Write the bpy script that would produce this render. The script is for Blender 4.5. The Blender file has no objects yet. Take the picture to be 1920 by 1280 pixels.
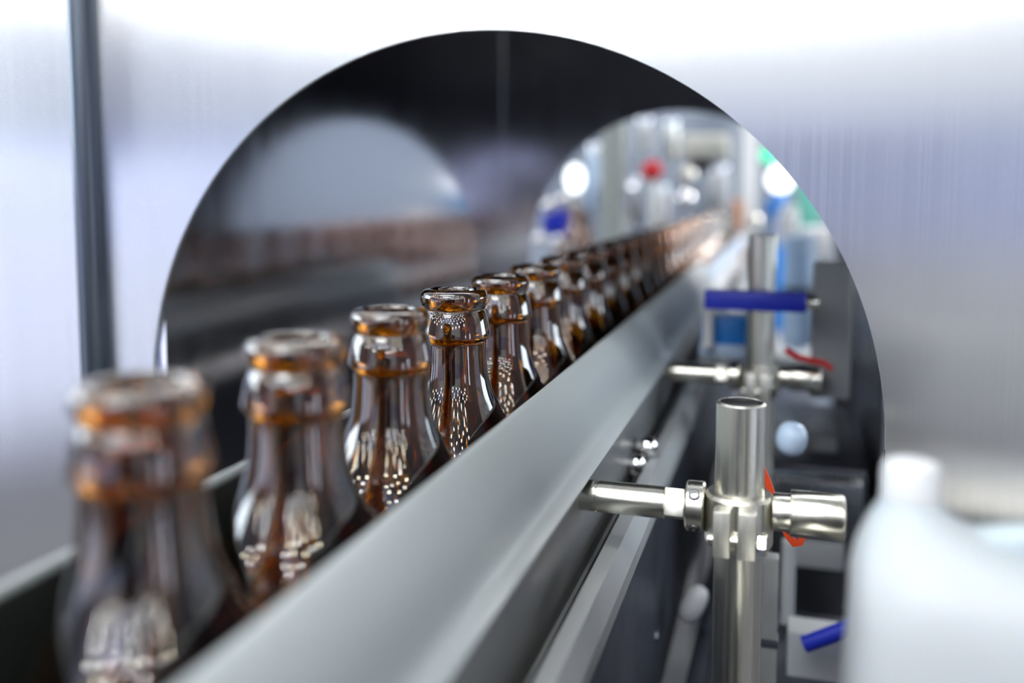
import bpy, bmesh, math, random
from math import sin, cos, pi, radians, sqrt
from mathutils import Vector, Matrix

random.seed(7)
sc = bpy.context.scene
COL = sc.collection

# ------------------------------------------------------------------ camera model (metres; camera stands at x=0, y=0)
F, PSI, PIT, PPX, PPY = 1700.0, radians(16.9), radians(4.8), 960.0, 497.0
CAM = Vector((0, 0, 1.14))
_d0 = Vector((-sin(PSI), cos(PSI), 0)); _r = Vector((cos(PSI), sin(PSI), 0)); _z = Vector((0, 0, 1))
_d = _d0 * cos(PIT) - _z * sin(PIT); _u = _z * cos(PIT) + _d0 * sin(PIT)
def P(u, v, y):
    w = _d + _r * ((u - PPX) / F) - _u * ((v - PPY) / F)
    return CAM + w * (y / w.y)
def S(px, y):
    return px * y * 1.03 / F

# ------------------------------------------------------------------ materials
def mat(name, base=(.5, .5, .5), metallic=0.0, rough=0.4, **kw):
    m = bpy.data.materials.new(name); m.use_nodes = True
    b = m.node_tree.nodes['Principled BSDF']
    b.inputs['Base Color'].default_value = (*base, 1)
    b.inputs['Metallic'].default_value = metallic
    b.inputs['Roughness'].default_value = rough
    for k, v in kw.items():
        b.inputs[k.replace('_', ' ')].default_value = v
    return m
def N(m, t, **kw):
    n = m.node_tree.nodes.new(t)
    for k, v in kw.items(): setattr(n, k, v)
    return n
def L(m, a, b): m.node_tree.links.new(a, b)
def bsdf(m): return m.node_tree.nodes['Principled BSDF']
def streaks(m, scale, lo, hi, col=None, bump=0.0, detail=3):
    """fine brush lines: stretched noise drives roughness (and a little colour / bump)"""
    tc = N(m, 'ShaderNodeTexCoord'); mp = N(m, 'ShaderNodeMapping'); nz = N(m, 'ShaderNodeTexNoise')
    mp.inputs['Scale'].default_value = scale
    nz.inputs['Scale'].default_value = 1.0; nz.inputs['Detail'].default_value = detail
    L(m, tc.outputs['Object'], mp.inputs['Vector']); L(m, mp.outputs['Vector'], nz.inputs['Vector'])
    mr = N(m, 'ShaderNodeMapRange'); mr.inputs['From Min'].default_value = .3; mr.inputs['From Max'].default_value = .7
    mr.inputs['To Min'].default_value = lo; mr.inputs['To Max'].default_value = hi
    L(m, nz.outputs['Fac'], mr.inputs['Value']); L(m, mr.outputs['Result'], bsdf(m).inputs['Roughness'])
    if col:
        cr = N(m, 'ShaderNodeMix', data_type='RGBA')
        cr.inputs['A'].default_value = (*col[0], 1); cr.inputs['B'].default_value = (*col[1], 1)
        L(m, nz.outputs['Fac'], cr.inputs['Factor']); L(m, cr.outputs['Result'], bsdf(m).inputs['Base Color'])
    if bump:
        bp = N(m, 'ShaderNodeBump'); bp.inputs['Strength'].default_value = bump; bp.inputs['Distance'].default_value = .0002
        L(m, nz.outputs['Fac'], bp.inputs['Height']); L(m, bp.outputs['Normal'], bsdf(m).inputs['Normal'])
    return m
def emis(name, col, strength):
    m = mat(name, (.1, .1, .1), 0, .4)
    b = bsdf(m); b.inputs['Emission Color'].default_value = (*col, 1); b.inputs['Emission Strength'].default_value = strength
    return m

M = {}
M['wall_steel'] = streaks(mat('brushed_wall_steel', (.78, .79, .81), 1, .22, Anisotropic=1.0), (900, 900, .35), .245, .272, ((.785, .795, .815), (.815, .825, .85)), detail=0)
tn = N(M['wall_steel'], 'ShaderNodeTangent', direction_type='UV_MAP'); tn.uv_map = 'UVMap'
L(M['wall_steel'], tn.outputs['Tangent'], bsdf(M['wall_steel']).inputs['Tangent'])
M['inner_steel'] = streaks(mat('inner_tunnel_steel', (.72, .72, .75), 1, .15), (60, 60, 8), .11, .17, ((.68, .67, .70), (.80, .79, .82)))
M['steel'] = streaks(mat('polished_steel', (.74, .73, .69), 1, .14), (900, 900, 12), .26, .38, ((.64, .63, .56), (.78, .77, .71)))
M['steel_x'] = streaks(mat('turned_steel', (.76, .75, .68), 1, .24), (400, 12, 12), .23, .27, ((.72, .71, .62), (.78, .77, .68)))
M['lug'] = streaks(mat('milled_steel', (.70, .69, .63), .85, .42), (1200, 12, 60), .36, .5)
M['chrome'] = mat('chrome', (.85, .85, .86), 1, .05)
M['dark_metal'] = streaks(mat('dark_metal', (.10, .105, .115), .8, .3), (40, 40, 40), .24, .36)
M['post_dark'] = mat('dark_post_metal', (.12, .14, .17), .9, .28)
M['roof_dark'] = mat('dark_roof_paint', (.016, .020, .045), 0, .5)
M['shade_green'] = mat('dark_green_grey_plastic', (.035, .042, .040), 0, .4)
M['shade_navy'] = mat('dark_navy_plastic', (.018, .020, .038), 0, .4)
M['black'] = mat('black_plastic', (.012, .013, .016), 0, .35)
M['dark'] = streaks(mat('dark_painted_steel', (.05, .055, .075), .2, .35), (30, 30, 30), .28, .45)
M['rail'] = streaks(mat('grey_rail_plastic', (.46, .505, .515), .1, .36), (60, 6, 60), .32, .40, ((.435, .485, .495), (.485, .53, .54)))
M['plate'] = streaks(mat('dull_side_plate', (.28, .29, .295), .3, .38), (90, 14, 90), .3, .46, ((.22, .23, .235), (.34, .35, .35)))
M['strip'] = mat('light_frame_strip', (.46, .48, .49), .3, .42)
M['chain'] = mat('conveyor_chain', (.16, .165, .17), .7, .35)
M['jug'] = mat('white_jug_plastic', (.56, .61, .645), 0, .42, Subsurface_Weight=.25)
M['white'] = mat('white_plastic', (.78, .80, .82), 0, .35)
M['cream'] = mat('cream_paint', (.74, .75, .68), 0, .45)
M['grey'] = mat('grey_paint', (.48, .51, .53), 0, .5)
M['green_grey'] = mat('green_grey_paint', (.38, .42, .40), 0, .5)
M['blue'] = mat('blue_plastic', (.012, .03, .50), 0, .4)
M['bright_blue'] = mat('bright_blue_plastic', (.02, .27, .85), 0, .3)
M['pale_blue'] = mat('pale_blue_plastic', (.58, .74, .95), 0, .3)
M['clear_blue'] = mat('translucent_blue_plastic', (.62, .80, 1), 0, .45, Transmission_Weight=.7, IOR=1.2)
M['back_blue'] = mat('dull_blue_grey_paint', (.20, .24, .30), 0, .5)
M['orange'] = mat('orange_plastic', (.85, .085, .02), 0, .4)
M['red'] = mat('red_plastic', (.70, .012, .02), 0, .25)
M['teal'] = mat('teal_paint', (.12, .40, .34), 0, .45)
M['copper'] = mat('copper_brown', (.34, .15, .07), .6, .3)
M['lamp_white'] = emis('lit_white_lamp', (.92, .96, 1), 3.2)
M['lamp_green'] = emis('lit_green_lamp', (.05, .9, .45), 1.6)

g = mat('amber_glass', (.37, .135, .010), 0, .0, IOR=1.52, Transmission_Weight=1.0, Coat_Weight=.7, Coat_IOR=2.0, Coat_Roughness=.0)
tc = N(g, 'ShaderNodeTexCoord'); nz = N(g, 'ShaderNodeTexNoise'); bp = N(g, 'ShaderNodeBump')
gm = N(g, 'ShaderNodeMapping'); gm.inputs['Scale'].default_value = (1, 1, .22); nz.inputs['Scale'].default_value = 260; nz.inputs['Detail'].default_value = 2
bp.inputs['Strength'].default_value = .05; bp.inputs['Distance'].default_value = .0005
L(g, tc.outputs['Object'], gm.inputs['Vector']); L(g, gm.outputs['Vector'], nz.inputs['Vector']); L(g, nz.outputs['Fac'], bp.inputs['Height']); L(g, bp.outputs['Normal'], bsdf(g).inputs['Normal'])
L(g, bp.outputs['Normal'], bsdf(g).inputs['Coat Normal'])
M['amber'] = g

# ------------------------------------------------------------------ mesh helpers
def obj(name, bm, m, parent=None, smooth=True, loc=None, angle=35, normals=True):
    if normals: bmesh.ops.recalc_face_normals(bm, faces=bm.faces)
    me = bpy.data.meshes.new(name); bm.to_mesh(me); bm.free()
    if smooth:
        me.shade_smooth()
        me.set_sharp_from_angle(angle=radians(angle))
    o = bpy.data.objects.new(name, me); COL.objects.link(o)
    if m is not None: me.materials.append(M[m] if isinstance(m, str) else m)
    if parent is not None: o.parent = parent
    if loc is not None: o.location = loc
    return o
def tag(o, label, cat, group=None, kind=None):
    o['label'] = label; o['category'] = cat
    if group: o['group'] = group
    if kind: o['kind'] = kind
    return o
def thing(name, label, cat, loc=(0, 0, 0), group=None, rotz=0.0):
    o = bpy.data.objects.new(name, None); COL.objects.link(o); o.empty_display_size = .02
    o.location = loc; o.rotation_euler = (0, 0, rotz)
    return tag(o, label, cat, group)
def struct(name, bm, m, **kw):
    o = obj(name, bm, m, **kw); o['kind'] = 'structure'; return o
def new(): return bmesh.new()
def box(bm, x0, x1, y0, y1, z0, z1, bev=0.0, seg=2):
    b2 = bmesh.new()
    bmesh.ops.create_cube(b2, size=1)
    for v in b2.verts:
        v.co = Vector(((x0 + x1) / 2 + v.co.x * (x1 - x0), (y0 + y1) / 2 + v.co.y * (y1 - y0), (z0 + z1) / 2 + v.co.z * (z1 - z0)))
    if bev: bmesh.ops.bevel(b2, geom=b2.edges[:], offset=bev, segments=seg, profile=.5, affect='EDGES')
    join(bm, b2)
def join(bm, b2):
    mp = {v: bm.verts.new(v.co) for v in b2.verts}
    for f in b2.faces: bm.faces.new([mp[v] for v in f.verts])
    b2.free()
def frame_for(axis):
    a = Vector(axis).normalized()
    t = Vector((0, 0, 1)) if abs(a.z) < .9 else Vector((1, 0, 0))
    x = t.cross(a).normalized(); y = a.cross(x)
    return x, y, a
def lathe(bm, prof, n=48, origin=(0, 0, 0), axis=(0, 0, 1), caps=True):
    """prof: list of (radius, height along axis)"""
    x, y, a = frame_for(axis); o = Vector(origin); rings = []
    for r, h in prof:
        if r < 1e-7: rings.append([bm.verts.new(o + a * h)])
        else: rings.append([bm.verts.new(o + a * h + (x * cos(2 * pi * k / n) + y * sin(2 * pi * k / n)) * r) for k in range(n)])
    for A, B in zip(rings, rings[1:]):
        for k in range(n):
            k2 = (k + 1) % n
            if len(A) == 1 and len(B) == 1: continue
            if len(A) == 1: bm.faces.new((A[0], B[k], B[k2]))
            elif len(B) == 1: bm.faces.new((A[k], B[0], A[k2]))
            else: bm.faces.new((A[k], B[k], B[k2], A[k2]))
    if caps:
        for R in (rings[0], rings[-1]):
            if len(R) > 1: bm.faces.new(R)
def cyl(bm, p0, p1, r, n=32, ch=0.0):
    p0, p1 = Vector(p0), Vector(p1); h = (p1 - p0).length
    pr = [(r, 0), (r, h)] if not ch else [(r - ch, 0), (r, ch), (r, h - ch), (r - ch, h)]
    lathe(bm, pr, n, p0, p1 - p0)
def tube(bm, pts, r, n=12):
    pts = [Vector(p) for p in pts]; rings = []
    for i, p in enumerate(pts):
        t = (pts[min(i + 1, len(pts) - 1)] - pts[max(i - 1, 0)]).normalized()
        x, y, a = frame_for(t)
        rings.append([bm.verts.new(p + (x * cos(2 * pi * k / n) + y * sin(2 * pi * k / n)) * r) for k in range(n)])
    for A, B in zip(rings, rings[1:]):
        for k in range(n): bm.faces.new((A[k], A[(k + 1) % n], B[(k + 1) % n], B[k]))
    bm.faces.new(rings[0]); bm.faces.new(rings[-1])
def prism_y(bm, prof, y0, y1):
    """closed (x,z) profile swept along y"""
    A = [bm.verts.new((x, y0, z)) for x, z in prof]; B = [bm.verts.new((x, y1, z)) for x, z in prof]
    n = len(prof)
    for k in range(n): bm.faces.new((A[k], A[(k + 1) % n], B[(k + 1) % n], B[k]))
    bm.faces.new(A); bm.faces.new(B)
def sphere(bm, c, r, sx=1, sy=1, sz=1, n=24):
    b2 = bmesh.new(); bmesh.ops.create_uvsphere(b2, u_segments=n, v_segments=n // 2, radius=r)
    for v in b2.verts: v.co = Vector((v.co.x * sx, v.co.y * sy, v.co.z * sz)) + Vector(c)
    join(bm, b2)
def arch_panel(bm, x0, x1, z0, z1, y0, y1, cx, cz, R, zb, n=160):
    """sheet in the xz plane, y0..y1 thick, with a round-topped opening (straight sides down to zb)"""
    hole = [(cx + R * cos(a), cz + R * sin(a)) for a in [pi * k / n for k in range(n + 1)]]
    hole += [(cx - R, zb), (cx + R, zb)]
    outer = [(x0, z0), (x1, z0), (x1, z1), (x0, z1)]
    def side(y):
        b2 = bmesh.new(); es = []
        for loop in (outer, hole):
            vs = [b2.verts.new((x, y, z)) for x, z in loop]
            es += [b2.edges.new((vs[k], vs[(k + 1) % len(vs)])) for k in range(len(vs))]
        bmesh.ops.triangle_fill(b2, use_beauty=True, edges=es, normal=(0, -1, 0))
        join(bm, b2)
    side(y0); side(y1)
    for loop in (outer, hole):
        A = [bm.verts.new((x, y0, z)) for x, z in loop]; B = [bm.verts.new((x, y1, z)) for x, z in loop]
        for k in range(len(loop)):
            k2 = (k + 1) % len(loop); bm.faces.new((A[k], A[k2], B[k2], B[k]))
    bmesh.ops.remove_doubles(bm, verts=bm.verts, dist=1e-7)
def add_uv(o):
    me = o.data; uv = me.uv_layers.new(name='UVMap')
    for lp in me.loops:
        c = me.vertices[lp.vertex_index].co; uv.data[lp.index].uv = (c.x, c.z + c.y * .3)

# ------------------------------------------------------------------ amber bottles in single file
def bottle_mesh():
    H = .180
    out = [(.0100, 0.0), (.0118, -.0003), (.0130, -.0011), (.01365, -.0026), (.01365, -.0044), (.0131, -.0062), (.0124, -.0073), (.0123, -.0080),
           (.0127, -.0088), (.0133, -.0104), (.0139, -.0128), (.0144, -.0152), (.01475, -.0172), (.0147, -.0184), (.0141, -.0192), (.0132, -.0199), (.0129, -.0212),
           (.0129, -.0245), (.0131, -.0285), (.0135, -.0325), (.0142, -.0365), (.0153, -.0402), (.0168, -.0438), (.0185, -.0475), (.0203, -.0512),
           (.0221, -.0552), (.0240, -.0600), (.0258, -.0655), (.0274, -.0715), (.0286, -.0775), (.0294, -.084), (.0299, -.092), (.0300, -.100),
           (.0300, -.168), (.0296, -.174), (.0284, -.178), (.0262, -.180), (.0200, -.180)]
    inn = [(.0, -.176), (.020, -.1755), (.0255, -.174), (.0272, -.169), (.0275, -.160), (.0275, -.100), (.0272, -.091), (.0262, -.082), (.0246, -.0745), (.0222, -.0670),
           (.0192, -.0600), (.0160, -.0530), (.0130, -.0460), (.0110, -.0395), (.0100, -.0330), (.0096, -.0250), (.0095, -.0150), (.0090, -.0090), (.0086, -.0045), (.0087, -.0012), (.0093, -.0001)]
    def dense(pr, k=3):       # Catmull-Rom through the profile so the glass curves smoothly
        o = []
        for i in range(len(pr) - 1):
            p0, p1, p2, p3 = pr[max(i - 1, 0)], pr[i], pr[i + 1], pr[min(i + 2, len(pr) - 1)]
            for j in range(k):
                t = j / k
                o.append(tuple(max(0, .5 * (2 * p1[c] + (p2[c] - p0[c]) * t + (2 * p0[c] - 5 * p1[c] + 4 * p2[c] - p3[c]) * t * t + (3 * p1[c] - p0[c] - 3 * p2[c] + p3[c]) * t ** 3)) if c == 0
                               else .5 * (2 * p1[c] + (p2[c] - p0[c]) * t + (2 * p0[c] - 5 * p1[c] + 4 * p2[c] - p3[c]) * t * t + (3 * p1[c] - p0[c] - 3 * p2[c] + p3[c]) * t ** 3) for c in (0, 1)))
        o.append(pr[-1]); return o
    o_ = dense(out); i_ = dense(inn[1:])
    prof = [(0, -.178)] + [(.012, -.1785)] + o_[::-1] + i_[::-1] + [inn[0]]
    prof = [(r * (.975 if h > -.026 else .975 + .012 * min(1, (-.026 - h) / .012)), h + H) for r, h in prof]
    bm = new(); lathe(bm, prof, 72, caps=False)
    return bm
LIPZ, PITCH, BX, BY0 = 1.1004, .0602, -.125, .1525
BELT = LIPZ - .180
ORD = ['nearest', 'second', 'third', 'fourth', 'fifth', 'sixth', 'seventh', 'eighth', 'ninth', 'tenth', 'eleventh', 'twelfth', 'thirteenth', 'fourteenth', 'fifteenth', 'sixteenth',
       'seventeenth', 'eighteenth', 'nineteenth', 'twentieth', 'twenty-first', 'twenty-second', 'twenty-third', 'twenty-fourth', 'twenty-fifth', 'twenty-sixth', 'twenty-seventh',
       'twenty-eighth', 'twenty-ninth', 'thirtieth', 'thirty-first', 'thirty-second', 'thirty-third', 'thirty-fourth']
b0 = obj('beer_bottle', bottle_mesh(), 'amber', angle=80)
NB = 33
for i in range(NB):
    b = b0 if i == 0 else b0.copy()
    if i: COL.objects.link(b)
    jx, jy = {0: (-.0016, .001)}.get(i, (0, 0))
    b.location = (BX + jx, BY0 + jy + i * PITCH, BELT + .0005)
    b.rotation_euler = (0, 0, i * 1.7)
    if i == 0: lb = 'nearest open amber glass beer bottle, large and blurred at the lower left'
    elif i == 3: lb = 'fourth open amber beer bottle from the front, in sharpest focus'
    elif i == NB - 1: lb = 'farthest amber glass bottle at the end of the file on the conveyor'
    elif i < 8: lb = f'open amber glass beer bottle, {ORD[i]} in the file counting from the nearest'
    elif i < 15: lb = f'dark amber bottle inside the steel tunnel, {ORD[i]} in the file from the front'
    else: lb = f'backlit amber bottle beyond the tunnel, {ORD[i]} in the file from the front'
    tag(b, lb, 'bottle', 'amber bottles in single file on the conveyor')

# ------------------------------------------------------------------ conveyor and guide rails
YA, YB = -.18, 2.26
cv = thing('conveyor', 'dark chain conveyor with light side strips carrying the file of bottles', 'conveyor', (BX, 0, 0))
bm = new()
for k in range(48):
    y = YA + k * .05
    box(bm, -.040, .040, y + .0008, y + .0492, BELT - .006, BELT, .0008, 1)
obj('chain_belt', bm, 'chain', cv)
for s in (1, -1):
    bm = new(); prism_y(bm, [(s * .0600, .86), (s * .0630, .86), (s * .0630, .984), (s * .0600, .984)], YA, YB); obj('side_frame', bm, 'dark', cv)
    bm = new(); prism_y(bm, [(s * .0592, .986), (s * .0692, .986), (s * .0692, .9925), (s * .0655, 1.0015), (s * .0600, 1.0025), (s * .0592, 1.001)], YA, YB); obj('top_strip', bm, 'strip', cv, smooth=False)
for k in range(5):
    bm = new(); box(bm, -.045, .045, YA + .1 + k * .42, YA + .13 + k * .42, .865, .895, .002); obj('cross_brace', bm, 'dark', cv)
for y in (-.1, 2.1):
    for s in (1, -1):
        bm = new(); box(bm, s * .05 - .012, s * .05 + .012, y - .02, y + .02, 0, .862, .002); obj('leg', bm, 'dark', cv)

def rail_profile(s):
    pr = [(.0320, 1.0335), (.0320, 1.0590), (.0326, 1.0604), (.0338, 1.0608), (.0356, 1.0598), (.0400, 1.0553), (.0440, 1.0500), (.0470, 1.0445), (.0488, 1.0395), (.0500, 1.0365),
          (.0520, 1.0342), (.0556, 1.0322), (.0560, 1.0315), (.0556, 1.0306), (.0515, 1.0325), (.0480, 1.0335)]
    return [(s * x, z) for x, z in pr]
for s, nm, dz in ((1, 'near', 0), (-1, 'far', -.0045)):
    lab = ('broad grey guide rail running along the right side of the bottles' if s == 1 else 'slim guide rail behind the bottles, on their left side')
    gr = thing('guide_rail', lab, 'rail', (BX, 0, dz), 'guide rails along the bottles')
    bm = new(); prism_y(bm, rail_profile(s), YA, 1.02); obj('rail_profile', bm, 'rail', gr, angle=50)
    bm = new(); prism_y(bm, [(s * .0490, .9885), (s * .0516, .9885), (s * .0516, 1.0325), (s * .0490, 1.0325)], YA, 1.02); obj('side_plate', bm, 'plate', gr)
    bm = new(); prism_y(bm, [(s * .0486, .9872), (s * .0530, .9872), (s * .0530, .9900), (s * .0517, .9904), (s * .0517, .9882), (s * .0486, .9882)], YA, 1.02); obj('plate_hem', bm, 'strip', gr)
    if s == -1:
        bm = new(); prism_y(bm, [(s * .0311, .930), (s * .0319, .930), (s * .0319, 1.0588), (s * .0311, 1.0588)], YA, 1.02); obj('wear_strip', bm, 'shade_green', gr)  # dark liner giving the rail's inner face its dark tone
    else:
        bm = new(); prism_y(bm, [(s * .0311, .985), (s * .0319, .985), (s * .0319, 1.0588), (s * .0311, 1.0588)], YA, 1.02); obj('wear_strip', bm, 'shade_navy', gr)  # dark liner added to blacken what the lower bottles reflect

# ------------------------------------------------------------------ rail support brackets
def bracket(label, y, top, orange=False, knobmat='steel_x'):
    px, az = -.0145, 1.0228
    t = thing('rail_bracket', label, 'bracket', (px, y, .86), 'steel brackets holding the guide rail')
    Z = lambda z: z - .86
    R = .0088
    bm = new(); lathe(bm, [(R - .0016, Z(.862)), (R, Z(.8635)), (R, Z(top) - .0006), (R - .0006, Z(top)), (R - .0012, Z(top)), (R - .0014, Z(top) - .0016), (R - .0020, Z(top) - .0018)], 64, caps=True)
    obj('post', bm, 'steel', t)
    bm = new(); lathe(bm, [(.0, Z(top) - .0010), (.0062, Z(top) - .0008), (R - .0016, Z(top) - .0004), (R - .0013, Z(top) - .0010), (R - .0013, Z(top) - .003), (0, Z(top) - .003)], 48, caps=False)
    obj('end_cap', bm, 'black', t)
    bm = new(); lathe(bm, [(.018, Z(.860)), (.018, Z(.864)), (.0115, Z(.867)), (.0093, Z(.867)), (.0093, Z(.860))], 40, caps=False); obj('foot_flange', bm, 'steel', t)
    # arm along x with a necked joint, a milled flat and a tapered neck to the clamp
    x0 = -.0740 - px + .0002
    bm = new()
    A = [(.0059, x0), (.0059, -.0529), (.0055, -.0527), (.0055, -.0522), (.0060, -.0520), (.0060, -.0270), (.0050, -.0266), (.0050, -.0196), (.0060, -.0192)]
    lathe(bm, A, 40, (0, 0, Z(az)), (1, 0, 0)); obj('arm', bm, 'steel_x', t)
    bm = new(); box(bm, -.0268, -.0194, -.0052, .0052, -.0052, .0052, .0006, 2); o = obj('arm_flat', bm, 'steel', t); o.location = (0, 0, Z(az)); o.rotation_euler = (radians(-24), 0, 0)
    # split collar with set screws
    bm = new(); lathe(bm, [(.0060, -.0190), (.0086, -.0190), (.0092, -.0184), (.0092, -.0128), (.0087, -.0122), (.0060, -.0122)], 48, (0, 0, Z(az)), (1, 0, 0)); co = obj('collar', bm, 'steel_x', t)
    for zz in (.0062, -.0062):
        yy = -sqrt(.0092 ** 2 - zz ** 2)
        nrm = Vector((0, yy, zz)).normalized(); c = Vector((-.0156, yy, Z(az) + zz))
        bm = new(); lathe(bm, [(.0021, -.0008), (.0021, .0003), (.0017, .0006), (.0012, .0006), (.0010, -.0006), (0, -.0006)], 20, c, nrm, caps=False); obj('set_screw', bm, 'dark_metal', co)
    # clamp ring round the post, two lugs towards the viewer and a bolt
    zt, zb = Z(1.0296), Z(1.0100)
    bm = new(); lathe(bm, [(R + .0001, zb), (.0108, zb), (.0122, zb + .0016), (.0122, zt - .0012), (.0112, zt), (R + .0001, zt)], 64, caps=False); cl = obj('clamp', bm, 'steel', t)
    for xa, xb in ((-.0082, -.0021), (.0003, .0068)):
        bm = new(); box(bm, xa, xb, -.0166, -.0100, zb + .0002, Z(1.0272), .0007, 2); obj('clamp_lug', bm, 'lug', cl)
    bm = new(); lathe(bm, [(.0040, .0070), (.0042, .0074), (.0042, .0098), (.0038, .0104), (0, .0104)], 6, (0, -.0138, Z(1.0160)), (1, 0, 0)); bo = obj('bolt', bm, 'chrome', cl, smooth=False)
    bm = new(); cyl(bm, (-.0100, -.0138, Z(1.0160)), (.0070, -.0138, Z(1.0160)), .0020, 20); obj('bolt_shank', bm, 'steel_x', bo)
    # stub and knob on the right
    kz = Z(az + .0008)
    bm = new(); lathe(bm, [(.0066, .0119), (.0068, .0125), (.0068, .0182)], 40, (0, 0, kz), (1, 0, 0)); obj('stub', bm, 'steel_x', t)
    bm = new(); lathe(bm, [(.0060, .0178), (.0081, .0180), (.0083, .0184), (.0084, .0350), (.0080, .0362), (.0070, .0367), (0, .0369)], 56, (0, 0, kz), (1, 0, 0)); obj('knob', bm, knobmat, t)
    return t
bracket('sharp steel bracket nearest the camera, its post with a dark end cap', .334, 1.0632)
bracket('blurred steel bracket inside the tunnel, its tall post behind the blue bar', .583, 1.112)

# orange tie behind the first bracket
bm = new()
def band(bm, pts, w, th):
    """flat strap through pts (lies in a plane roughly facing -y)"""
    pts = [Vector(p) for p in pts]; rows = []
    for i, p in enumerate(pts):
        t = (pts[min(i + 1, len(pts) - 1)] - pts[max(i - 1, 0)]).normalized()
        nrm = t.cross(Vector((0, 1, 0))).normalized()
        rows.append([bm.verts.new(p + nrm * w * a + Vector((0, th * b, 0))) for a, b in ((-1, -1), (1, -1), (1, 1), (-1, 1))])
    for A, B in zip(rows, rows[1:]):
        for k in range(4): bm.faces.new((A[k], A[(k + 1) % 4], B[(k + 1) % 4], B[k]))
    bm.faces.new(rows[0]); bm.faces.new(rows[-1])
yo = .375
band(bm, [P(1425, 870, yo), P(1440, 905, yo), P(1460, 965, yo), P(1478, 1003, yo), P(1490, 1018, yo), P(1499, 1016, yo), P(1506, 1004, yo), P(1496, 998, yo), P(1482, 994, yo), P(1470, 985, yo)], .0014, .0012)
tag(obj('orange_strap', bm, 'orange', angle=60), 'small bright orange strap hanging behind the sharp steel bracket', 'strap')

# ------------------------------------------------------------------ steel housing with the round-topped tunnel
hs = thing('tunnel_housing', 'brushed stainless steel housing with a big round-topped opening the bottles pass through', 'machine housing', (0, .4, 0))
HX0, HX1, HZ0, HZ1 = -.3490, 1.10, .45, 1.95
def hpart(name, bm, m, **kw):
    for v in bm.verts: v.co.y -= .4
    return obj(name, bm, m, hs, **kw)
bm = new(); arch_panel(bm, HX0, HX1, HZ0, HZ1, .400, .4025, -.1400, 1.0312, .1813, .80)
fp = hpart('front_panel', bm, 'wall_steel', smooth=False); add_uv(fp)
bm = new(); arch_panel(bm, -.3145, .0640, .80, 1.32, 1.000, 1.0025, -.1169, 1.0582, .1660, .82); hpart('rear_panel', bm, 'inner_steel', smooth=False)
bm = new(); box(bm, -.3175, -.3148, .4028, 1.000, .80, 1.32); hpart('inner_left_panel', bm, 'inner_steel', smooth=False)
bm = new(); box(bm, .0643, .0668, .66, 1.000, .80, 1.32); box(bm, .0643, .0668, .4028, .6597, 1.12, 1.32); hpart('inner_right_panel', bm, 'dark_metal', smooth=False)  # lower front part left open to let light into the tunnel
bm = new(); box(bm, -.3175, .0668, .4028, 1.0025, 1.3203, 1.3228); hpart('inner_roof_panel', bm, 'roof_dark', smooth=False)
bm = new(); box(bm, -.3340, -.3000, .404, .55, .0, .44, .004); hpart('foot', bm, 'dark')
bm = new(); box(bm, .9, 1.09, .405, .55, .0, .447, .004); hpart('foot', bm, 'dark')

pp = thing('upright_post', 'slim dark round upright post at the far left against the bright steel', 'post', (-.3560, .3975, 0))
bm = new(); cyl(bm, (0, 0, .03), (0, 0, 1.95), .0074, 40); obj('shaft', bm, 'post_dark', pp)
bm = new(); cyl(bm, (0, 0, 0), (0, 0, .0299), .0125, 40, .003); obj('foot', bm, 'dark', pp)

sp = thing('steel_cladding', 'brushed steel panel left of the dark upright post', 'panel', (-.3502, .406, 0))
bm = new(); box(bm, -.75, 0, .0, .0025, .86, 1.95); o = obj('sheet', bm, 'wall_steel', sp, smooth=False)
add_uv(o); TILT = radians(0)
for v in o.data.vertices: v.co = Vector((v.co.x, v.co.y + (v.co.z - .85) * math.tan(TILT), v.co.z))
bm = new(); box(bm, -.75, -.70, .0, .04, 0, .857); obj('leg', bm, 'dark', sp)
bm = new(); box(bm, -.06, -.02, .005, .04, 0, .857); obj('leg', bm, 'dark', sp)

# ------------------------------------------------------------------ white jug, close to the lens at the right
def superloft(bm, secs, n=64):
    rings = []
    for cx, cy, z, a, b, e in secs:
        ring = []
        for k in range(n):
            t = 2 * pi * k / n; c, s = cos(t), sin(t)
            ring.append(bm.verts.new((cx + a * math.copysign(abs(c) ** (2 / e), c), cy + b * math.copysign(abs(s) ** (2 / e), s), z)))
        rings.append(ring)
    for A, B in zip(rings, rings[1:]):
        for k in range(n): bm.faces.new((A[k], A[(k + 1) % n], B[(k + 1) % n], B[k]))
    bm.faces.new(rings[0]); bm.faces.new(rings[-1])
jg = thing('plastic_jug', 'white plastic jug with a small cap, large and blurred at the lower right', 'jug', (.0480, .222, .970))
bm = new(); superloft(bm, [(0, 0, .000, .0290, .019, 4), (0, 0, .003, .0318, .0215, 4), (0, 0, .030, .0326, .022, 4), (0, 0, .052, .0326, .022, 4), (0, 0, .062, .0322, .0215, 4), (-.0004, 0, .072, .0314, .021, 4),
                           (-.0016, 0, .079, .0302, .0200, 3.6), (-.0040, 0, .084, .0272, .0180, 3.2), (-.0090, 0, .0875, .0215, .0148, 3), (-.0145, 0, .0905, .0150, .0120, 2.6), (-.0180, 0, .0938, .0104, .0095, 2.2), (-.0192, 0, .0968, .0074, .0074, 2), (-.0193, 0, .0990, .0062, .0062, 2)])
obj('body', bm, 'jug', jg, angle=60)
bm = new(); tube(bm, [(-.008, 0, .084), (-.004, 0, .0900), (.004, 0, .0915), (.016, 0, .0912), (.026, 0, .0885), (.030, 0, .080), (.0305, 0, .066)], .0042, 20); obj('handle', bm, 'jug', jg, angle=80)
bm = new(); lathe(bm, [(.0058, .0985), (.0064, .0992), (.0064, .1055), (.0058, .1072), (.0036, .1079), (0, .1080)], 40, (-.0193, 0, 0)); obj('cap', bm, 'white', jg)
sh = thing('steel_shelf', 'low steel shelf under the white jug, right of the conveyor', 'shelf', (.07, .222, 0))
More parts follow.
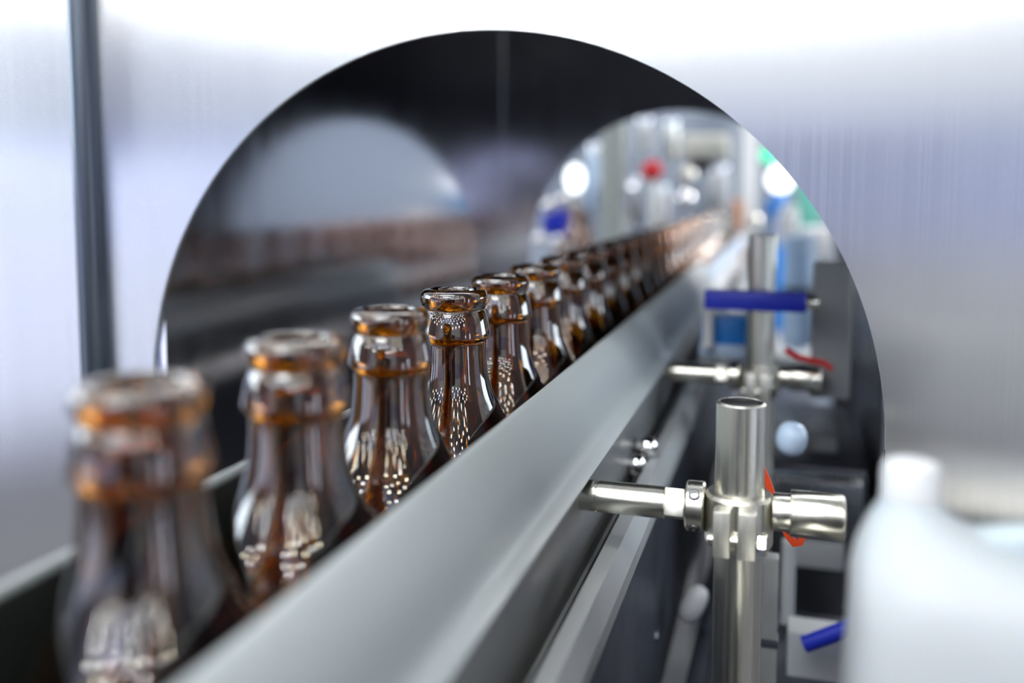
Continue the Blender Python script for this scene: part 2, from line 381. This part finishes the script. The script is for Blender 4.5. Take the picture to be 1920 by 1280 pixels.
bm = new(); box(bm, -.075, .16, -.05, .06, .962, .9695, .001); obj('shelf_top', bm, 'steel', sh)
for x in (-.06, .145):
    bm = new(); box(bm, x - .008, x + .008, -.01, .01, 0, .962, .001); obj('leg', bm, 'dark', sh)

# ------------------------------------------------------------------ fittings and machine parts low on the right
base = thing('machine_pedestal', 'dark machine pedestal below the guide rail at the lower right', 'machine base', (.03, .6, 0))
def bpart(name, bm, m, **kw):
    for v in bm.verts: v.co -= Vector((.03, .6, 0))
    return obj(name, bm, m, base, **kw)
bm = new(); box(bm, -.050, .040, .28, 1.9, .835, .8595, .003); bpart('bed_plate', bm, 'dark')
bm = new(); box(bm, -.040, .058, .42, .560, .8597, .885, .004); bpart('low_cover', bm, 'dark')
bm = new(); box(bm, -.044, -.034, .41, .98, .8597, .885, .003); bpart('cable_duct', bm, 'dark')
bm = new(); box(bm, -.02, .058, .66, .86, .8597, .945, .004); bpart('gear_cover', bm, 'dark')
bm = new(); box(bm, -.026, .05, .606, .622, .8597, .952, .002); bpart('rib_plate', bm, 'dark_metal')
for y in (.35, 1.8):
    bm = new(); box(bm, -.03, .045, y - .03, y + .03, 0, .835, .003); bpart('leg', bm, 'dark')

def fitting(label, u, v, y, px, flip=1):
    c = P(u, v, y); r = S(px, y)
    t = thing('pipe_fitting', label, 'fitting', c, 'chrome pipe fittings on the side plate')
    bm = new(); lathe(bm, [(r * .5, -2.2 * r), (r * .8, -2.1 * r), (r * .8, -1.4 * r), (r * .55, -1.3 * r), (r * .55, -1.0 * r)], 24, (0, 0, 0), (1, 0, 0)); obj('nut', bm, 'steel_x', t)
    bm = new(); lathe(bm, [(r * .55, -1.1 * r), (r * .9, -.9 * r), (r, -.5 * r), (r, .3 * r), (r * .85, .75 * r), (r * .5, 1.0 * r), (0, 1.08 * r)], 28, (0, 0, 0), (1, 0, 0)); obj('dome', bm, 'chrome', t)
    return t
fitting('upper round chrome fitting just above the sharp bracket arm', 1212, 838, .46, 20)
fitting('lower round chrome fitting touching the sharp bracket arm', 1190, 870, .445, 20)
fitting('small brass fitting low in the dark left of the bracket post', 1216, 1190, .47, 17)
def highlight_oval(label, u0, v0, u1, v1, y, px, m, name='handle_lever', cat='lever'):  # pale ovoid, shaped and coloured to stand in for a highlight
    a, b = P(u0, v0, y), P(u1, v1, y); r = S(px, y)
    bm = new(); ax = (b - a); h = ax.length
    lathe(bm, [(r * (sin(pi * k / 28) ** .72), h * (.5 - .55 * cos(pi * k / 28))) for k in range(29)], 32, (0, 0, 0), ax)
    o = obj(name, bm, m); o.location = a; return tag(o, label, cat)
highlight_oval('pale oval lever shining in the dark left of the bracket post', 1284, 1160, 1316, 1104, .50, 21, 'white')
highlight_oval('pale blue oval bulb behind the bracket post top', 1480, 850, 1488, 795, .48, 27, 'pale_blue', 'indicator_bulb', 'bulb')
def slab(name, label, cat, u0, v0, u1, v1, y, dep, m, group=None, bev=.0015, parts=None):
    a, b = P(u0, v1, y), P(u1, v0, y)
    t = thing(name, label, cat, ((a.x + b.x) / 2, y, a.z), group)
    w, h = abs(b.x - a.x) / 2, b.z - a.z
    bm = new(); box(bm, -w, w, 0, dep, 0, h, min(bev, w * .4, h * .4)); obj('body', bm, m, t)
    return t, w, h
# grey pump block with lid
t, w, h = slab('pump_block', 'grey box beside the pale blue bulb inside the tunnel', 'box', 1515, 822, 1572, 903, .70, .05, 'grey')
bm = new(); box(bm, -w * 1.5, w * .9, -.006, -.0005, 0, h * .25, .001); obj('flange', bm, 'grey', t)
t, w, h = slab('step_plate', 'upper of two grey ledges below the bracket knob', 'plate', 1490, 1022, 1584, 1062, .60, .03, 'grey', 'grey ledges below the knob')
bm = new(); cyl(bm, (w * .3, .015, -.09), (w * .3, .015, -.0005), .004, 16); obj('stem', bm, 'dark', t)
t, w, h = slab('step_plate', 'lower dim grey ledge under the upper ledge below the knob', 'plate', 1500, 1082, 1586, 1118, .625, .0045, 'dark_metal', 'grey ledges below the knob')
bm = new(); cyl(bm, (w * .1, .002, -.07), (w * .1, .002, -.0005), .0018, 16); obj('stem', bm, 'dark', t)
t, w, h = slab('floor_cover', 'pale grey cover at the bottom edge beside the white jug', 'cover', 1470, 1205, 1640, 1420, .48, .02, 'grey')
bm = new(); box(bm, -w * .9, w * .9, -.002, -.0004, h * .2, h * .3, .0005); obj('seam', bm, 'dark', t)
bm = new(); a, b = P(1508, 1208, .47), P(1640, 1160, .47); tube(bm, [a, (a + b) / 2, b], .0042, 12)
tag(obj('blue_hose', bm, 'blue'), 'short blue hose slanting over the pale grey cover beside the jug', 'hose')
# grey rod with a round eye end
c = P(1470, 1010, .53); c2 = P(1474, 1205, .53)
t = thing('tie_rod', 'thin grey rod with a ring end right of the bracket post', 'rod', c2)
bm = new(); cyl(bm, (0, 0, .012), (0, 0, (c - c2).z), .0040, 20, .0008); obj('rod', bm, 'grey', t)
bm = new(); lathe(bm, [(.005, -.004), (.011, -.004), (.012, 0), (.011, .004), (.005, .004), (.005, -.004)], 32, (0, 0, 0), (0, 1, 0), caps=False); obj('ring_end', bm, 'dark_metal', t)
# dark upright behind the bracket post
c = P(1436, 1400, .43); ct = P(1440, 1040, .43)
t = thing('support_bar', 'narrow grey upright bar tight behind the bracket post', 'bar', (c.x, .43, .8602))
bm = new(); box(bm, -.0038, .0038, -.004, .004, 0, ct.z - .8602, .0006); obj('bar', bm, 'plate', t)
bm = new(); box(bm, -.0044, .0044, -.0046, .0046, (P(1436, 1205, .43).z - .8602), (P(1436, 1190, .43).z - .8602), .0004); obj('band', bm, 'dark', t)

# blue bar clamped in front of the second post
a, b = P(1322, 563, .560), P(1512, 563, .560); hh = S(17, .56)
t = thing('blue_clamp_bar', 'deep blue plastic bar across the blurred bracket post', 'bar', ((a.x + b.x) / 2, .560, (a.z + b.z) / 2 - hh))
w = (b.x - a.x) / 2
bm = new(); box(bm, -w, w, -.006, .006, 0, 2 * hh, .0012); obj('bar', bm, 'blue', t)
bm = new(); lathe(bm, [(.0036, 0), (.0036, .005), (.0028, .0065), (0, .0066)], 20, (w + .0002, 0, hh), (1, 0, 0)); obj('end_screw', bm, 'steel_x', t)
# pale blue vertical canister
a, b = P(1495, 655, 1.12), P(1495, 440, 1.12); r = S(27, 1.12)
t = thing('air_filter_bowl', 'pale blue upright canister right of the tall blurred post', 'canister', a)
bm = new(); lathe(bm, [(0, 0), (r * .5, .001), (r * .9, .006), (r, .012), (r, (b - a).z * .42), (r * .93, (b - a).z * .42 + .001), (r * .93, (b - a).z * .56), (r, (b - a).z * .56 + .001), (r, (b - a).z - .002), (r * .9, (b - a).z), (0, (b - a).z)], 40, caps=False); obj('bowl', bm, 'clear_blue', t)
bm = new(); lathe(bm, [(r * 1.02, (b - a).z * .44), (r * 1.05, (b - a).z * .445), (r * 1.05, (b - a).z * .54), (r * 1.02, (b - a).z * .545)], 40, caps=False); obj('collar', bm, 'black', t)
# red tie on the second knob
bm = new(); band(bm, [P(1472, 655, .565), P(1495, 668, .565), P(1520, 675, .565), P(1545, 680, .565), P(1560, 692, .565)], .0016, .0012)
tag(obj('red_strap', bm, 'red', angle=60), 'dark red strap draped over the blurred bracket knob', 'strap')
# grey plate at the right inside the tunnel
slab('switch_plate', 'shaded grey upright plate at the right inside the tunnel', 'plate', 1518, 492, 1600, 745, .60, .008, 'grey')
# blue sensor box behind the second bracket arm, with a white pin in front
t, w, h = slab('blue_sensor_box', 'bright blue box right of the rail, left of the blurred post', 'box', 1312, 596, 1408, 664, .615, .03, 'bright_blue')
bm = new(); box(bm, -w * 1.02, w * 1.02, -.0025, -.0003, -.0005, h * .30, .0008); obj('rim', bm, 'pale_blue', t)
c = P(1326, 652, .603); c2 = P(1326, 574, .603)
bm = new(); cyl(bm, (0, 0, 0), (0, 0, (c2 - c).z), S(10, .6), 20, .001); o = obj('white_pin', bm, 'white'); o.location = c
tag(o, 'short white pin standing in front of the bright blue box', 'pin')
# guard continuing the rail beyond the tunnel
t = thing('guard_plate', 'pale blue white guard plate beside the backlit bottles beyond the tunnel', 'guard', (-.0905, 1.03, .935))
bm = new(); box(bm, -.0018, .0018, 0, .85, 0, .112, .0008); obj('plate', bm, 'white', t)
bm = new(); box(bm, .0021, .0060, 0, .85, .095, .110, .0008); obj('edge_strip', bm, 'pale_blue', t)

# ------------------------------------------------------------------ machinery beyond the tunnel (strongly out of focus)
fr = thing('filling_machine', 'grey machine frame of columns and beams beyond the tunnel', 'machine frame', (-.15, 1.75, 0))
FO = Vector((-.15, 1.75, 0))
def fpart(name, bm, m, **kw):
    for v in bm.verts: v.co -= FO
    return obj(name, bm, m, fr, **kw)
def column(u, y, px, m='green_grey', z0=0.0, z1=1.45):
    c = P(u, 330, y); r = S(px, y) / 2
    bm = new(); box(bm, c.x - r, c.x + r, y - .02, y + .02, z0, z1, .004); fpart('column', bm, m)
column(1150, 1.50, 42); column(1404, 2.34, 26, 'grey')
xa, xb = P(1040, 330, 1.7).x, P(1600, 330, 1.7).x
bm = new(); box(bm, -.62, .30, 1.60, 1.68, 1.345, 1.42, .006); fpart('top_beam', bm, 'grey')
bm = new(); box(bm, -.62, -.20, 1.40, 2.10, .905, .928, .004); fpart('table_top', bm, 'strip')
bm = new(); box(bm, -.02, .45, 1.45, 2.10, .86, .884, .004); fpart('table_top', bm, 'strip')
for x, y in ((-.58, 1.45), (-.58, 2.05), (.4, 1.5), (.4, 2.05)):
    bm = new(); box(bm, x - .02, x + .02, y - .02, y + .02, 0, .86 if x > 0 else .905, .003); fpart('leg', bm, 'grey')
bm = new(); box(bm, -.62, .30, 2.42, 2.44, .90, 1.34, .004); fpart('back_plate', bm, 'back_blue')

def vcyl(name, label, cat, u, v0, v1, y, px, m, m2='chrome', group=None):
    a, b = P(u, v1, y), P(u, v0, y); r = S(px, y) / 2; h = (b - a).z
    t = thing(name, label, cat, a, group)
    bm = new(); lathe(bm, [(r * .86, 0), (r, r * .2), (r, h * .80), (r * .9, h * .82)], 28); obj('barrel', bm, m, t)
    bm = new(); lathe(bm, [(r * .55, h * .82), (r * .55, h * .88), (r * .9, h * .90), (r * .9, h * .98), (r * .6, h), (0, h)], 28); obj('cap', bm, m2, t)
    return t
CG = 'filler cylinders beyond the tunnel'
vcyl('filler_cylinder', 'pale cylinder under the tunnel arch, above left of the red knob', 'cylinder', 1207, 222, 285, 1.62, 34, 'white', group=CG)
vcyl('filler_cylinder', 'slim chrome cylinder below left of the red knob', 'cylinder', 1185, 330, 425, 1.62, 30, 'chrome', group=CG)
vcyl('filler_cylinder', 'slim pale cylinder below right of the red knob', 'cylinder', 1240, 345, 425, 1.62, 26, 'white', group=CG)
vcyl('filler_cylinder', 'stout white cylinder below the cream box', 'cylinder', 1345, 308, 395, 1.70, 44, 'white', group=CG)
vcyl('filler_cylinder', 'tall pale cylinder left of the grey green column', 'cylinder', 1112, 268, 400, 1.62, 24, 'pale_blue', group=CG)
vcyl('filler_cylinder', 'pale cylinder high between the red knob and the cream box', 'cylinder', 1258, 225, 300, 1.72, 28, 'steel', group=CG)
c = P(1222, 320, 1.46)
t = thing('stop_knob', 'round red knob on a grey stem beyond the tunnel', 'knob', c)
r = S(19, 1.46)
bm = new(); lathe(bm, [(r * .5, .012), (r * .95, .010), (r, .003), (r * .98, -.006), (r * .8, -.012), (r * .4, -.0155), (0, -.0165)], 36, (0, 0, 0), (0, 1, 0)); obj('button', bm, 'red', t)
bm = new(); cyl(bm, (0, .0125, 0), (0, .030, 0), r * .55, 24, .001); obj('collar', bm, 'grey', t)
bm = new(); cyl(bm, (0, .022, P(1222, 440, 1.46).z - c.z), (0, .022, -r * .55), r * .35, 20, .001); obj('stem', bm, 'steel', t)
t, w, h = slab('terminal_box', 'cream coloured box under the top of the far arch', 'box', 1277, 250, 1366, 300, 1.52, .05, 'cream', bev=.004)
bm = new(); box(bm, -w * .9, w * .9, -.006, -.0004, h * .1, h * .9, .003); obj('lid', bm, 'cream', t)
bm = new(); box(bm, -w * .6, w * .3, .005, .03, -.018, -.0004, .002); obj('cable_gland', bm, 'black', t)
def knob(label, u, v, y, px, m='chrome'):
    c = P(u, v, y); r = S(px, y)
    t = thing('round_knob', label, 'knob', c, 'round knobs on the machine beyond the tunnel')
    bm = new(); sphere(bm, (0, 0, 0), r); obj('ball', bm, m, t)
    bm = new(); cyl(bm, (0, r * .95, 0), (0, r * 2.4, 0), r * .35, 16); obj('shaft', bm, 'steel', t)
knob('shiny round knob below the cream box, lower of two', 1284, 372, 1.46, 18)
knob('dull round knob below the cream box, upper of two', 1288, 328, 1.50, 17, 'steel')
knob('small round knob above the far end of the bottle file', 1412, 415, 1.40, 15, 'steel')
# lamps
c = P(1078, 335, 1.75)
t = thing('work_lamp', 'bright white oval lamp at the left in the far arch', 'lamp', c)
r = S(17, 1.75)
bm = new(); sphere(bm, (0, 0, 0), r, 1, .6, 1.5); obj('glowing_bulb', bm, 'lamp_white', t)
bm = new(); lathe(bm, [(r * .5, -r * 2.0), (r * .7, -r * 1.9), (r * .7, -r * 1.48), (r * .4, -r * 1.42)], 24); obj('socket', bm, 'grey', t)
bm = new(); cyl(bm, (0, 0, .9285 - c.z), (0, 0, -r * 2.0), r * .3, 16); obj('stand', bm, 'grey', t)
c = P(1463, 336, 1.70); r = S(22, 1.7)
t = thing('signal_lamp', 'bright white lamp with a green lens at the right of the far arch', 'lamp', c)
bm = new(); sphere(bm, (0, 0, 0), r, 1, .8, 1.05); obj('white_lens', bm, 'lamp_white', t)
g2 = P(1443, 290, 1.70) - c
bm = new(); sphere(bm, g2, S(15, 1.7)); obj('green_lens', bm, 'lamp_green', t)
bm = new(); cyl(bm, (g2.x, .004, g2.z), (0, .004, 0), r * .3, 16); obj('neck', bm, 'grey', t)
bm = new(); cyl(bm, (0, 0, .8845 - c.z), (0, 0, -r * 1.0), r * .45, 16); obj('pole', bm, 'bright_blue', t)
# items right of the lamp
slab('teal_cabinet', 'teal green cabinet at the right edge of the far arch', 'cabinet', 1490, 340, 1540, 440, 1.95, .08, 'teal')
slab('white_carton', 'white box at the right beyond the dark grey plate', 'box', 1503, 428, 1558, 486, 1.60, .08, 'white', bev=.003)  # white colour stands in for a bright light here
slab('blue_valve', 'small blue valve block under the white and green lamp', 'valve', 1436, 372, 1462, 408, 1.62, .04, 'bright_blue')
vcyl('valve_body', 'pale rounded valve left of the white box', 'valve', 1476, 385, 460, 1.50, 36, 'white', 'steel')
# small bits left of the column: second lane of bottles and a blue block
for i, (u, lb) in enumerate(((1092, 'stray amber bottle beside the grey green column'), (1066, 'stray amber bottle left of the column, second from it'))):
    y = 1.62 + .07 * i
    c = P(u, 370, y); b = b0.copy(); COL.objects.link(b); b.location = (c.x, y, .9285)
    b.scale = (1, 1, 1); tag(b, lb, 'bottle', 'stray amber bottles beyond the tunnel')
slab('blue_block', 'dull blue block low at the left in the far arch', 'block', 1016, 392, 1056, 440, 1.55, .04, 'blue')
for i, (u, v, px) in enumerate(((1030, 385, 15), (1058, 372, 13), (1012, 448, 14), (1045, 452, 12))):
    c = P(u, v, 1.47); r = S(px, 1.47)
    t = thing('ball_fitting', 'pale shiny ball fitting in the far arch, ' + ['upper left of the blue block', 'upper right of the blue block', 'lower left of the blue block', 'lower right of the blue block'][i], 'fitting', c, 'ball fittings round the blue block')
    bm = new(); sphere(bm, (0, 0, 0), r); obj('ball', bm, 'chrome', t)
    bm = new(); cyl(bm, (0, r * .9, 0), (0, r * 2.2, 0), r * .4, 16); obj('stem', bm, 'steel', t)
# end wheel after the last bottle
c = Vector((BX, BY0 + NB * PITCH + .03, BELT))
t = thing('star_wheel', 'dark wheel hub where the far end of the file turns', 'wheel', (c.x, c.y, c.z))
bm = new(); lathe(bm, [(.02, .06), (.045, .06), (.045, .075), (.02, .075), (.02, .12), (.028, .125), (.028, .19), (.02, .195), (0, .195)], 32, caps=False); obj('hub', bm, 'copper', t)
bm = new(); cyl(bm, (0, 0, .001), (0, 0, .0605), .012, 20); obj('shaft', bm, 'dark_metal', t)

# ------------------------------------------------------------------ the room
M['room_wall'] = streaks(mat('room_wall_paint', (.48, .53, .80), 0, .6), (3, 3, 3), .5, .7, ((.44, .50, .78), (.53, .58, .83)))
M['room_low'] = streaks(mat('pale_low_wall', (.84, .85, .84), 0, .5), (4, 4, 4), .4, .6)
M['room_floor'] = streaks(mat('room_floor_tile', (.14, .13, .115), 0, .35), (5, 5, 5), .25, .45, ((.10, .095, .085), (.18, .165, .15)))
M['room_ceil'] = mat('room_ceiling_paint', (.28, .29, .31), 0, .7)
M['dim_wall'] = mat('dim_grey_wall', (.16, .17, .2), 0, .6)
M['grey_wall'] = streaks(mat('grey_far_wall', (.48, .54, .64), 0, .6), (3, 3, 3), .5, .7)
M['window_light'] = emis('bright_window_glass', (.86, .93, 1), .8)
M['window_left'] = emis('bright_side_window_glass', (.80, .90, 1), 8.0)
M['window_low'] = emis('glass_door_light', (.78, .83, 1), 5.0)  # emitter for the added stripe panels
M['frame'] = mat('window_frame', (.5, .52, .56), 0, .5)
X0, X1, Y0, Y1, ZC = -3.2, 3.2, -3.5, 5.0, 3.2
def slabs(name, m, x0, x1, y0, y1, z0, z1):
    bm = new(); box(bm, x0, x1, y0, y1, z0, z1); return struct(name, bm, m, smooth=False)
slabs('floor', 'room_floor', X0, X1, Y0, Y1, -.05, 0)
slabs('ceiling', 'room_ceil', X0, X1, Y0, Y1, ZC, ZC + .05)
slabs('wall_south', 'room_wall', X0, X1, Y0 - .05, Y0, 0, ZC)
slabs('wall_north', 'grey_wall', X0, X1, Y1, Y1 + .05, 0, ZC)
slabs('wall_west', 'room_wall', X0 - .05, X0, Y0, Y1, 0, ZC)
slabs('wall_east', 'dim_wall', X1, X1 + .05, Y0, Y1, 0, ZC)
slabs('trim_1', 'room_low', .45, X1, Y0, Y0 + .03, 0, .87)
slabs('trim_2', 'dark', -1.9, .44, Y0, Y0 + .03, 0, .87)  # dark panel added so the bottle necks reflect less light
slabs('trim_3', 'room_low', X0, -1.91, Y0, Y0 + .03, 0, .87)
slabs('trim_5', 'dim_wall', X0, X0 + .03, -3.45, -.85, 1.36, ZC)  # dim panel added to darken the reflection in the left cladding
slabs('trim_4', 'dark', X0, X0 + .03, -.9, 2.5, 0, 1.12)  # dark panel added out of view to deepen the bottle reflections
n = 0
def window(axis, a0, a1, z0, z1, at, m, div=4):  # builds the room windows and also the added glowing strips
    global n; n += 1
    bm = new()
    f = lambda p0, p1, q0, q1, d0, d1, b: box(b, *( (p0, p1, at + d0, at + d1, q0, q1) if axis == 'x' else (at + d0, at + d1, p0, p1, q0, q1)))
    s = .02 if (axis == 'x' and at < 0) or (axis == 'y' and at < 0) else -.02
    d0, d1 = sorted((s * .2, s))
    f(a0, a1, z0, z1, d0, d1, bm); w = struct(f'window_{n}', bm, m, smooth=False)
    bm = new(); e0, e1 = sorted((s, s * 2))
    for k in range(div + 1):
        p = a0 + (a1 - a0) * k / div; f(p - .02, p + .02, z0 - .03, z1 + .03, e0, e1, bm)
    for z in (z0, z1): f(a0, a1, z - .03, z + .03, e0, e1, bm)
    obj('window_frame', bm, 'frame', w)
window('x', -2.3, 2.9, 1.50, 2.35, Y0, 'window_light', 6)
window('y', -.8, .9, 1.2, 2.5, X0, 'window_left', 3)
for y_ in (-3.3, -2.75, -2.0, -1.35): window('y', y_, y_ + .24, .05, 1.30, X0, 'window_low', 1)  # glowing strips added to draw crisp vertical stripes in the glass
for y_ in (-2.1, -1.0): window('y', y_, y_ + .3, .05, 1.7, X1, 'window_low', 1)  # more added glowing strips, for stripes right of centre on the necks
window('y', 1.4, 3.8, 1.0, 2.5, X1, 'window_left', 4)
window('y', 1.4, 3.8, 1.0, 2.5, X0, 'window_light', 4)

cb = thing('tool_cabinet', 'dark tool cabinet standing behind the viewer, facing the bottles', 'cabinet', (0, -.45, 0))  # added out of view; gives the necks a dark reflected stripe
bm = new(); box(bm, -.12, .11, -.2, .2, .06, 1.2, .006); obj('body', bm, 'black', cb)
bm = new(); box(bm, -.11, .10, .2005, .216, .10, 1.17, .004); dr = obj('door', bm, 'dark', cb)
bm = new(); box(bm, .07, .08, .2165, .235, .6, .75, .003); obj('handle', bm, 'steel', dr)
bm = new(); box(bm, -.11, .10, -.19, .19, 0, .0597); obj('plinth', bm, 'black', cb)

def area(name, loc, rot, sx, sy, power, col=(1, 1, 1)):
    l = bpy.data.lights.new(name, 'AREA'); l.shape = 'RECTANGLE'; l.size = sx; l.size_y = sy; l.energy = power; l.color = col
    o = bpy.data.objects.new(name, l); COL.objects.link(o); o.location = loc; o.rotation_euler = rot; return o
for y in (-2.9, -2.2, -.6): area('ceiling_lamp', (-.5, y, 3.12), (0, 0, 0), 1.5, .3, 26, (.95, .97, 1))  # unseen overhead lights; the rearmost is added to brighten the south wall
for y in (1.35, 3.2): area('ceiling_lamp', (-.3, y, 3.12), (0, 0, 0), 1.5, .3, 20, (.96, .97, 1))  # the nearer one is added to light the blue canister
area('bench_lamp', (.62, 1.75, 1.62), (0, radians(52), 0), .35, .35, 17, (1, .93, .90))  # area light added to put highlights on the far bottles
for q in range(150):  # point lights hung in mid-air, added to dot the glass with glints
    az, el, ds = radians(-80 + 140 * ((q * .5698403) % 1)), radians(13 + 47 * ((q * .7548777) % 1)), random.uniform(1.5, 3.0)
    if ds * math.tan(el) > 1.9: ds = 1.9 / math.tan(el)
    l = bpy.data.lights.new('spot_lamp', 'POINT'); l.shadow_soft_size = .010 + .010 * ds; l.energy = 32 * 39.5 * l.shadow_soft_size ** 2
    l.color = (1, .94, .76) if q % 2 else (.95, .97, 1)
    o = bpy.data.objects.new('spot_lamp', l); COL.objects.link(o)
    o.location = (-.12 + ds * sin(az), .25 - ds * cos(az), 1.10 + ds * math.tan(el))

w = bpy.data.worlds.new('world'); sc.world = w; w.use_nodes = True
w.node_tree.nodes['Background'].inputs['Color'].default_value = (.6, .7, .9, 1)
w.node_tree.nodes['Background'].inputs['Strength'].default_value = .3

# ------------------------------------------------------------------ camera
cd = bpy.data.cameras.new('camera'); cam = bpy.data.objects.new('camera', cd); COL.objects.link(cam)
cd.sensor_width = 36; cd.lens = F * 36 / 1920; cd.shift_y = -143 / 1920; cd.clip_start = .005; cd.clip_end = 50
cam.location = CAM; cam.rotation_euler = (pi / 2 - PIT, 0, PSI)
cd.dof.use_dof = True; cd.dof.focus_distance = .358; cd.dof.aperture_fstop = 3.7
sc.camera = cam
sc.view_settings.view_transform = 'Standard'; sc.view_settings.look = 'None'; sc.view_settings.exposure = 0; sc.view_settings.gamma = 1
sc.view_settings.use_curve_mapping = False
sc.cycles.max_bounces = 18; sc.cycles.transmission_bounces = 16; sc.cycles.glossy_bounces = 8; sc.cycles.diffuse_bounces = 3
sc.cycles.caustics_reflective = False; sc.cycles.caustics_refractive = False; sc.cycles.blur_glossy = .2
sc.cycles.use_denoising = True; sc.cycles.sample_clamp_indirect = 20
